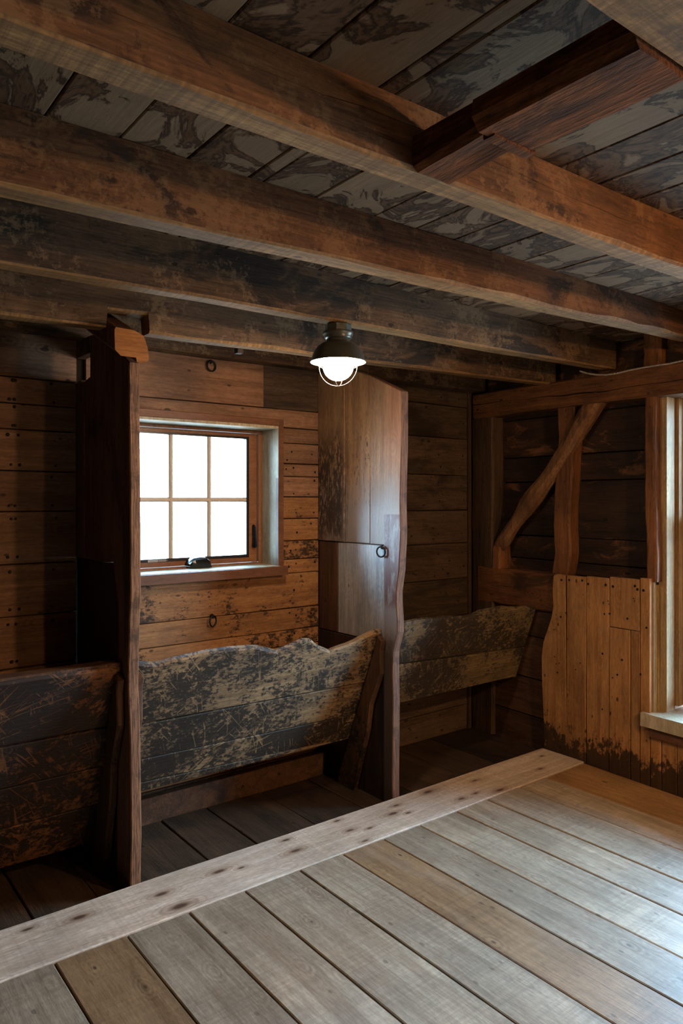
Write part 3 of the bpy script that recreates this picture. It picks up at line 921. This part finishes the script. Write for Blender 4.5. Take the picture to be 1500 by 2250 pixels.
# diagonal brace, hewn pole
rings = []
p0, p1 = Vector((3.19, 1.17)), Vector((2.365, 2.10))
d = (p1 - p0).normalized(); nrm = Vector((-d.y, d.x))
for i in range(25):
    k = i / 24
    c = p0 + (p1 - p0) * k + nrm * (.020 * math.sin(k * 3.1 + .2) + wob(k, 3, .022, 5))
    rw_ = .054 + wob(k, 8, .014, 6) - (.018 * max(0, .08 - k) / .08)
    rg = []
    for j in range(10):
        t = 2 * math.pi * j / 10
        rad = rw_ * (1 + .24 * noise.noise(Vector((k * 7, math.cos(t) * 1.5, math.sin(t) * 1.5))))
        u = math.cos(t) * rad; vv = math.sin(t) * rad * .78
        q = c + nrm * u
        rg.append(rw(q.x, q.y, 3.588 - vv))
    rings.append(rg)
V, F = loft(rings)
setp(obj('diagonal_brace', V, F, M['brace'], smooth=False), 'crooked hewn diagonal brace rising from the corner post to the beam', 'brace')

# right hand window
w2 = empty('window_2', kind='structure')
def rb(name, y0, y1, z0, z1, a0, a1, m, **k):
    return mbox(name, [(y0, y1, z0, z1, a0, a1)], m, w2, f=lambda y, z, a: rw(y, z, a), **k)
# stacked board edges at the opening
for a0, a1, m, dy in ((3.553, 3.572, 'reveal', .002), (3.573, 3.590, 'jamb', 0.004), (3.591, 3.615, 'jamb', .001), (3.616, 3.70, 'jamb', .005)):
    rb('jamb_layer', 2.026 + dy, 2.09, .38, 1.052 if a0 > 3.56 else 1.085, a0, a1, M[m])
rb('jamb_board', 1.985, 2.03, .38, 2.06, 3.712 - K * 2, 3.762 - K * 2 + .03, M['jamb'], label='pale rough upright jamb board')
rb('jamb_board', 2.00, 2.04, .38, 2.06, 3.64, 3.70, M['timber_z'])
rb('jamb_board', 1.99, 2.05, .38, 2.14, 3.70, 3.80, M['sash2'])
rb('jamb_board', 1.970, 2.0, .40, 2.06, 3.705, 3.745, M['jamb'], label='pale inner stop board')
rb('jamb_board', 1.955, 1.99, .40, 2.06, 3.755, 3.85, M['sash2'])
rb('jamb_board', 1.03, 1.10, .38, 2.06, 3.56, 3.86, M['sash2'])
rb('head_board', 1.03, 2.05, 2.05, 2.14, 3.56, 3.86, M['sash'])
rb('window_sill', 1.0, 2.072, .312, .382, 3.492, 3.86, M['reveal'], label='pale broad sill board')
rb('sill_apron', 1.02, 2.036, .262, .311, 3.508, 3.524, M['casing'])
# sashes
def sash_frame(name, y0, y1, z0, z1, a0, a1, m):
    b_ = [(y0, y0 + .045, z0, z1, a0, a1), (y1 - .045, y1, z0, z1, a0, a1), (y0 + .045, y1 - .045, z0, z0 + .06, a0, a1), (y0 + .045, y1 - .045, z1 - .04, z1, a0, a1)]
    return mbox(name, b_, m, w2, f=lambda y, z, a: rw(y, z, a))
sash_frame('lower_sash', 1.10, 1.955, .39, 1.40, 3.760, 3.795, M['sash2'])
sash_frame('upper_sash', 1.10, 1.955, 1.36, 2.05, 3.81, 3.84, M['sash2'])
rb('pane', 1.145, 1.91, .45, 1.36, 3.775, 3.779, M['glass'])
rb('pane', 1.145, 1.91, 1.40, 2.01, 3.823, 3.827, M['glass'])
# window beside it, out of the frame
for k_, (ya, yb) in enumerate(((-1.05, -.01), (-2.55, -1.51))):
    w3 = empty('window_%d' % (k_ + 3), kind='structure')
    mbox('window_frame', [(ya, ya + .05, .31, 2.05, 3.5, 3.86), (yb - .05, yb, .31, 2.05, 3.5, 3.86), (ya + .05, yb - .05, .31, .36, 3.5, 3.86), (ya + .05, yb - .05, 2.0, 2.05, 3.5, 3.86),
                          (ya + .05, yb - .05, 1.16, 1.20, 3.78, 3.82)], M['sash2'], w3, f=lambda y, z, a: rw(y, z, a))
    mbox('pane', [(ya + .05, yb - .05, .36, 2.0, 3.79, 3.795)], M['glass'], w3, f=lambda y, z, a: rw(y, z, a))

# ---------------------------------------------------------------- walls behind the camera
wl = box('wall_left', XMIN - .15, XMIN, YMIN - .2, 3.6, -.12, 2.43, M['backing'])
setp(wl, kind='structure')
z = -.04
while z < 2.35:
    h_ = R.uniform(.18, .26)
    plank('plank', fYZ, YMIN, 3.38, z, min(z + h_, 2.40), XMIN + .025, XMIN, M['lower_boards'], wl, n=4)
    z += h_
wf = box('wall_front', XMIN - .1, 4.3, YMIN - .15, YMIN, -.12, 2.43, M['backing'])
setp(wf, kind='structure')
z = -.04
while z < 2.35:
    h_ = min(R.uniform(.18, .26), 2.40 - z)
    plank('plank', fXZ, XMIN + .03, 3.38, z, z + h_, YMIN + .025, YMIN, M['lower_boards'], wf, n=4)
    z += h_

# ---------------------------------------------------------------- stall dividers
def fdiv(y, z, x): return (x, y, z)


def frontprof(base, sd, z0, z1, n, amp):
    return [(base(z) + wob(z, sd, amp, 7), z) for z in [z0 + (z1 - z0) * i / n for i in range(n + 1)]]


def interp(tab):
    def f(z):
        for (z0, y0), (z1, y1) in zip(tab, tab[1:]):
            if z0 <= z <= z1: return y0 + (y1 - y0) * (z - z0) / (z1 - z0)
        return tab[0][1] if z < tab[0][0] else tab[-1][1]
    return f


d2 = empty('stall_divider', 'pale upright board divider right of the small window, worn grey and red brown low down', 'divider', (2.48, 3.05, -.04))
X0, X1 = 2.453, 2.502
top2 = lambda y: min(2.045 + (y - 2.675) * .445, 2.228)
g = .0015
fp = frontprof(interp([(-.04, 2.742), (.74, 2.740), (.85, 2.706), (1.03, 2.718), (1.15, 2.695), (1.33, 2.683), (1.52, 2.689), (1.76, 2.680), (2.045, 2.675)]), 4, -.04, 2.03, 40, .004)
prism('front_board', fp + [(2.678, 2.045), (2.921 - g, top2(2.921)), (2.921 - g, 1.272), (2.813 - g, 1.272), (2.813 - g, -.04)], fdiv, X0, X1, M['div2_front'], d2, ease=.004, label='front board with wavy edge and remains of red brown paint')
prism('board', [(2.921 + g, 1.274), (2.921 + g, top2(2.921)), (3.134 - g, top2(3.134)), (3.134 - g, 1.274)], fdiv, X0 + .002, X1 - .002, M['div2'], d2)
prism('board', [(3.134 + g, 1.274), (3.134 + g, 2.228), (3.379, 2.228), (3.379, 1.274)], fdiv, X0 - .003, X1 - .002, M['div2'], d2)
prism('lower_board', [(2.813 + g, .77), (2.813 + g, 1.270), (3.20, 1.270), (3.20, .77)], fdiv, X0 + .006, X1 - .002, M['div2_pale'], d2, label='pale grey worn smooth board')
prism('lower_board', [(3.203, .77), (3.203, 1.270), (3.379, 1.270), (3.379, .77)], fdiv, X0 + .004, X1 - .002, M['div_brown'], d2)
prism('lower_board', [(2.813 + g, -.04), (2.813 + g, .766), (3.379, .766), (3.379, -.04)], fdiv, X0 + .002, X1 - .002, M['div_dark'], d2)

d1 = empty('stall_divider', 'dark tall divider board left of the small window, seen edge on', 'divider', (1.11, 3.05, -.04))
X0, X1 = 1.085, 1.128
top1 = lambda y: min(2.035 + (y - 2.68) * .42, 2.225)
fp = frontprof(interp([(-.04, 2.735), (.2, 2.73), (.45, 2.732), (.75, 2.755), (.95, 2.752), (1.15, 2.733), (1.5, 2.738), (2.04, 2.748)]), 9, -.04, 2.04, 44, .006)
V_ = fp + [(2.95, top1(2.95)), (3.10, top1(3.10)), (3.195, top1(3.195)), (3.197, 2.045), (3.262, 2.035), (3.262, 1.243), (3.0, 1.243), (2.92, 1.25), (2.90, 1.19), (2.865, 1.08), (2.86, .95), (2.875, .80), (2.875, -.04)]
prism('front_board', V_, fdiv, X0, X1, M['div1'], d1, ease=.004)
prism('lower_board', [(3.379, -.04), (2.878, -.04), (2.878, .80), (2.863, .95), (2.868, 1.08), (2.903, 1.19), (2.923, 1.246), (3.0, 1.240), (3.379, 1.240)], fdiv, X0 + .004, X1 - .003, M['div_dark'], d1)
prism('board', [(3.265, 1.243), (3.265, 2.03), (3.30, 2.032), (3.32, 2.045), (3.379, 2.035), (3.379, 1.243)], fdiv, X0 - .004, X1 - .003, M['div1'], d1)
prism('filler_strip', [(3.20, 2.15), (3.379, 2.15), (3.379, 2.225), (3.20, 2.225)], fdiv, X0, X1, M['div1'], d1)
# front edge skin of rough pale wood on both dividers is part of the same boards

# sloping rail above divider 1
sl = .445
rings = []
for i in range(8):
    y = 2.672 + (3.19 - 2.672) * i / 7
    dz = (y - 2.672) * sl
    a = wob(y, 31, .004, 6)
    xs_ = [(1.022, 2.045), (1.000, 2.065), (.998, 2.140), (1.003, 2.150), (1.075, 2.148), (1.112, 2.132), (1.128, 2.09), (1.134, 2.045), (1.118, 2.028), (1.085, 2.028), (1.082, 2.045)]
    rings.append([(px_ + a, y, min(pz + dz, 2.398)) for px_, pz in xs_])
V, F = loft(rings)
n_ = len(F)
fm = [0] * n_
fm[n_ - 2] = 1
rl = obj('sloping_rail', V, F, None, mats=[M['div1'], M['endgrain']], fmat=fm)
setp(rl, 'stub timber with a bright sawn end above the dark left divider', 'beam')

# ---------------------------------------------------------------- mangers
def manger(label, x0, x1, yb, zb, yt, zt, seams, top, mat, loc, th=.036, cleats=(1, 1), bottom=True, x1b=None):
    r = empty('manger', label, 'manger', loc)
    x1b = x1b if x1b is not None else x1
    d = Vector((0, yt - yb, zt - zb)); L = d.length; d.normalize()
    nn = Vector((0, d.z, -d.y))       # into the trough (away from the viewer)
    if nn.y < 0: nn = -nn
    def f(x, s, t):
        p = Vector((x, yb, zb)) + d * s + nn * t
        return tuple(p)
    def sx(s): return x1b + (x1 - x1b) * s / L
    ss = [(0, 0)] + [(a * L, b * L) for a, b in seams]
    prev = ss[0]
    for i, nx in enumerate(ss[1:]):
        n = 6
        lo = [(x0 + (sx(prev[1]) - x0) * k / n, prev[0] + (prev[1] - prev[0]) * k / n + wob(k, i * 3 + x0, .003, .7) * (i > 0)) for k in range(n + 1)]
        hi = [(x0 + (sx(nx[1]) - x0) * k / n, nx[0] + (nx[1] - nx[0]) * k / n - .003 + wob(k, i * 3 + 3 + x0, .003, .7)) for k in range(n + 1)]
        prism('board', lo + hi[::-1], f, R.uniform(-.002, .003), th, mat, r, ease=.003)
        prev = nx
    n = 6
    lo = [(x0 + (sx(prev[1]) - x0) * k / n, prev[0] + (prev[1] - prev[0]) * k / n) for k in range(n + 1)]
    hi = []
    for (xa, za), (xb, zb2) in zip(top, top[1:]):
        for k in range(3):
            xx = xa + (xb - xa) * k / 3
            zz_ = za + (zb2 - za) * k / 3 + (wob(xx, 5, .006, 18) if (xx > x0 + .02) else 0)
            hi.append((xx, (zz_ - zb) / d.z))
    hi.append((top[-1][0], (top[-1][1] - zb) / d.z))
    prism('top_board', lo + hi[::-1], f, 0, th, mat, r, ease=.009, label='top board gnawed to a wavy edge' if len(top) > 8 else None)
    cz = yb - (zb + .04) * (yb - yt) / (zt - zb) * -1
    yf = lambda z: yb + (yt - yb) * (z - zb) / (zt - zb)
    pol = [(yf(zt - .03), zt - .03), (yf(.22), .22), (yf(-.04), -.04), (yf(-.04) - .15, -.04), (yf(.3) - .125, .3), (yf(.45) - .09, .45), (yf(.62) - .10, .62), (yf(zt - .1) - .05, zt - .1), (yf(zt - .05) - .045, zt - .05)]
    pol = [(min(a, 3.36) - .002, b) for a, b in pol]
    if cleats[0]: prism('cleat', pol, fdiv, x0 + .001, x0 + .032, M['cleat'], r, ease=.005)
    if cleats[1]: prism('cleat', pol, fdiv, x1 - .032, x1 - .001, M['cleat'], r, ease=.005)
    if bottom:
        plank('trough_floor', fXY, x0 + .04, x1b - .04, yb + .04, 3.37, zb + .05, zb + .02, M['lower_boards'], r, gap=0)
    return r


t2 = [(1.131, .846), (1.161, .841), (1.238, .827), (1.295, .838), (1.415, .846), (1.559, .852), (1.712, .841), (1.752, .824), (1.823, .802), (1.885, .816), (1.959, .84), (2.008, .832), (2.069, .793), (2.137, .762), (2.206, .776), (2.289, .793), (2.387, .829), (2.448, .832)]
manger('sloping plank manger front under the small window, black coat scratched pale', 1.131, 2.450, 3.06, .225, 2.81, .84,
       [(.085, .012), (.27, .235), (.55, .525)], t2, M['manger'], (1.79, 3.0, -.04))
t3 = [(2.504, .855), (2.568, .855), (2.681, .866), (2.807, .86), (2.901, .857), (3.036, .844), (3.116, .843), (3.198, .862), (3.271, .866), (3.39, .866), (3.605, .846), (3.712, .842)]
manger('greyish two board manger front in the right stall beside the pale divider', 2.505, 3.712, 2.97, .387, 2.81, .85, [(.52, .42)], t3, M['manger_grey'], (3.1, 2.95, -.04),
       cleats=(1, 0), x1b=3.70)
t1 = [(XMIN + .03, .85), (-1, .85), (.2, .848), (.641, .846), (1.029, .843), (1.082, .838)]
m1 = manger('brown black manger front at the left edge, left of the dark divider', XMIN + .03, 1.083, 3.07, .06, 2.81, .846, [(.20, .23), (.44, .45), (.67, .67)], t1, M['manger_brown'], (.3, 3.0, -.04),
            cleats=(0, 1), bottom=False)
plank('ledge_board', fXY, XMIN + .03, 1.08, 2.822, 2.90, .857, .835, M['cleat'], m1, amp=.002, gap=0, n=10, label='dark capping ledge behind the top board')
plank('trough_floor', fXY, XMIN + .06, 1.06, 3.06, 3.37, .30, .27, M['lower_boards'], m1, gap=0)

# side boards of the right stall next to the wall
prism('stall_side_board', [(3.17, .31), (3.0, .37), (2.96, .52), (3.17, .52)], lambda y, z, a: rw(y, z, a), 3.556, 3.584, M['lower_boards'], wall_right, label='short dark board end under the right manger')


# ---------------------------------------------------------------- lamps
def lamp(x, y, zt, label, mat, group=None):
    L = empty('caged_lamp', label, 'lamp', (x, y, zt), group=group)
    c = (x, y)
    lathe('junction_box', [(.0001, zt), (.050, zt), (.0535, zt - .004), (.0535, zt - .030), (.050, zt - .032)], c, M['galv'], L, seg=8, smooth=False, label='grey metal junction box')
    lathe('canopy', [(.03, zt - .030), (.060, zt - .031), (.062, zt - .036), (.060, zt - .044), (.054, zt - .050), (.056, zt - .054), (.050, zt - .060), (.046, zt - .062)], c, M['bronze'], L)
    lathe('neck', [(.047, zt - .060), (.047, zt - .070), (.050, zt - .074)], c, M['bronze'], L)
    sh = lathe('lamp_shade', [(.050, zt - .072), (.064, zt - .077), (.080, zt - .088), (.094, zt - .105), (.104, zt - .126), (.109, zt - .144), (.113, zt - .150), (.114, zt - .153),
                              (.112, zt - .154), (.107, zt - .146), (.101, zt - .127), (.091, zt - .108), (.077, zt - .092), (.05, zt - .080), (.001, zt - .078)], c, M['bronze'], L, seg=56)
    lathe('shade_lining', [(.1115, zt - .1535), (.1055, zt - .1455), (.0995, zt - .128), (.0895, zt - .110), (.076, zt - .0945), (.05, zt - .083)], c, M['white_enamel'], sh, seg=56, label='white enamel inside of shade')
    prof = []
    for i in range(13):
        t = math.pi / 2 * i / 12
        prof.append((.062 * math.cos(t) + .0001, zt - .168 - .060 * math.sin(t)))
    prof = [(.048, zt - .084), (.060, zt - .110), (.063, zt - .14)] + prof
    lathe('glass_globe', prof, c, mat, L, label='lit seeded glass globe')
    # cage
    zr = zt - .167
    ring = lambda r, z: [(x + r * math.cos(2 * math.pi * j / 48), y + r * math.sin(2 * math.pi * j / 48), z) for j in range(48)]
    tube('cage_ring', ring(.080, zr), .0015, M['wire'], L, closed=True, seg=6)
    for k in range(4):
        an = math.radians(38 + 90 * k)
        pts = [(.070, zt - .10), (.077, zt - .135), (.080, zr)]
        for i in range(1, 13):
            t = math.pi / 2 * i / 12
            pts.append((.080 * math.cos(t), zr - .082 * math.sin(t)))
        tube('cage_wire', [(x + r_ * math.cos(an), y + r_ * math.sin(an), z_) for r_, z_ in pts], .0014, M['wire'], L, seg=6)
    return L


lamp(1.794, 2.335, 2.212, 'caged enamel lamp with lit globe under the brown grey joist', M['globeA'])
lamp(2.25, -.08, 2.24, 'caged enamel lamp behind the camera', M['globeB'], group='lamps behind the camera')
lamp(2.25, -2.46, 2.24, 'caged enamel lamp behind the camera', M['globeB'], group='lamps behind the camera')


# ---------------------------------------------------------------- iron rings, pegs, cable
def iron_ring(label, c, r, wall, tilt=0.0):
    """wall 'Y': on the back wall; 'X': on the side of the divider"""
    o = empty('iron_ring', label, 'ring', c)
    c = Vector(c)
    ca, sa = math.cos(tilt), math.sin(tilt)
    pts = []
    for j in range(32):
        t = 2 * math.pi * j / 32
        u, v_ = r * math.cos(t), r * math.sin(t)
        if wall == 'Y': pts.append(c + Vector((u * ca, -.012 + u * sa, v_ - r * .9)))
        else: pts.append(c + Vector((-.014 + u * sa, u * ca, v_ - r * .9)))
    tube('ring', pts, .0044, M['iron'], o, closed=True)
    st = []
    for i in range(9):
        t = math.pi * i / 8
        s_ = .018 * math.sin(t); h_ = .009 * math.cos(t)
        if wall == 'Y': st.append(c + Vector((0, .012 - s_ - .012, h_)) + Vector((0, .004, 0)))
        else: st.append(c + Vector((-s_ + .003, 0, h_)))
    tube('staple', st, .0035, M['iron'], o, seg=6)
    return o


iron_ring('iron ring hanging above the small window', (1.766, 3.379, 2.215), .026, 'Y', .15)
iron_ring('iron ring on the wall below the small window', (1.775, 3.379, .905), .028, 'Y', .5)
iron_ring('iron ring stapled to the side of the pale divider', (2.452, 2.815, 1.262), .026, 'X', -.25)
box('ring_plate', 1.764, 1.785, 3.374, 3.380, .893, .913, M['iron'], bpy.data.objects['iron_ring.001'])

pg = box('wooden_peg', 1.597, 1.625, 2.80, 2.83, 2.148, 2.40, M['div_dark'])
setp(pg, 'small dark peg hanging behind the rear joist above the window', 'peg')
pg = box('wooden_block', 2.55, 2.60, 2.80, 2.86, 2.215, 2.40, M['div_dark'])
setp(pg, 'small dark block behind the rear joist right of the lamp', 'block')

# armoured cable on the beam
kp = [(2.47, 2.245), (2.42, 2.225), (2.36, 2.208), (2.30, 2.199), (2.23, 2.197), (2.15, 2.203), (2.05, 2.205), (1.92, 2.203), (1.80, 2.21), (1.6, 2.225), (1.3, 2.23), (.9, 2.225)]
pts = []
for i in range(len(kp) - 1):
    (y0, z0), (y1, z1) = kp[i], kp[i + 1]
    n = max(2, int(abs(y1 - y0) / .0022))
    for k in range(n):
        s = k / n
        pts.append(rw(y0 + (y1 - y0) * s, z0 + (z1 - z0) * s, 3.518))
cb = tube('armoured_cable', pts, .005, M['cable'], seg=7, rf=lambda i: .0056 if (i // 2) % 2 else .0042)
setp(cb, 'thin ribbed metal cable drooping along the cracked beam', 'cable')
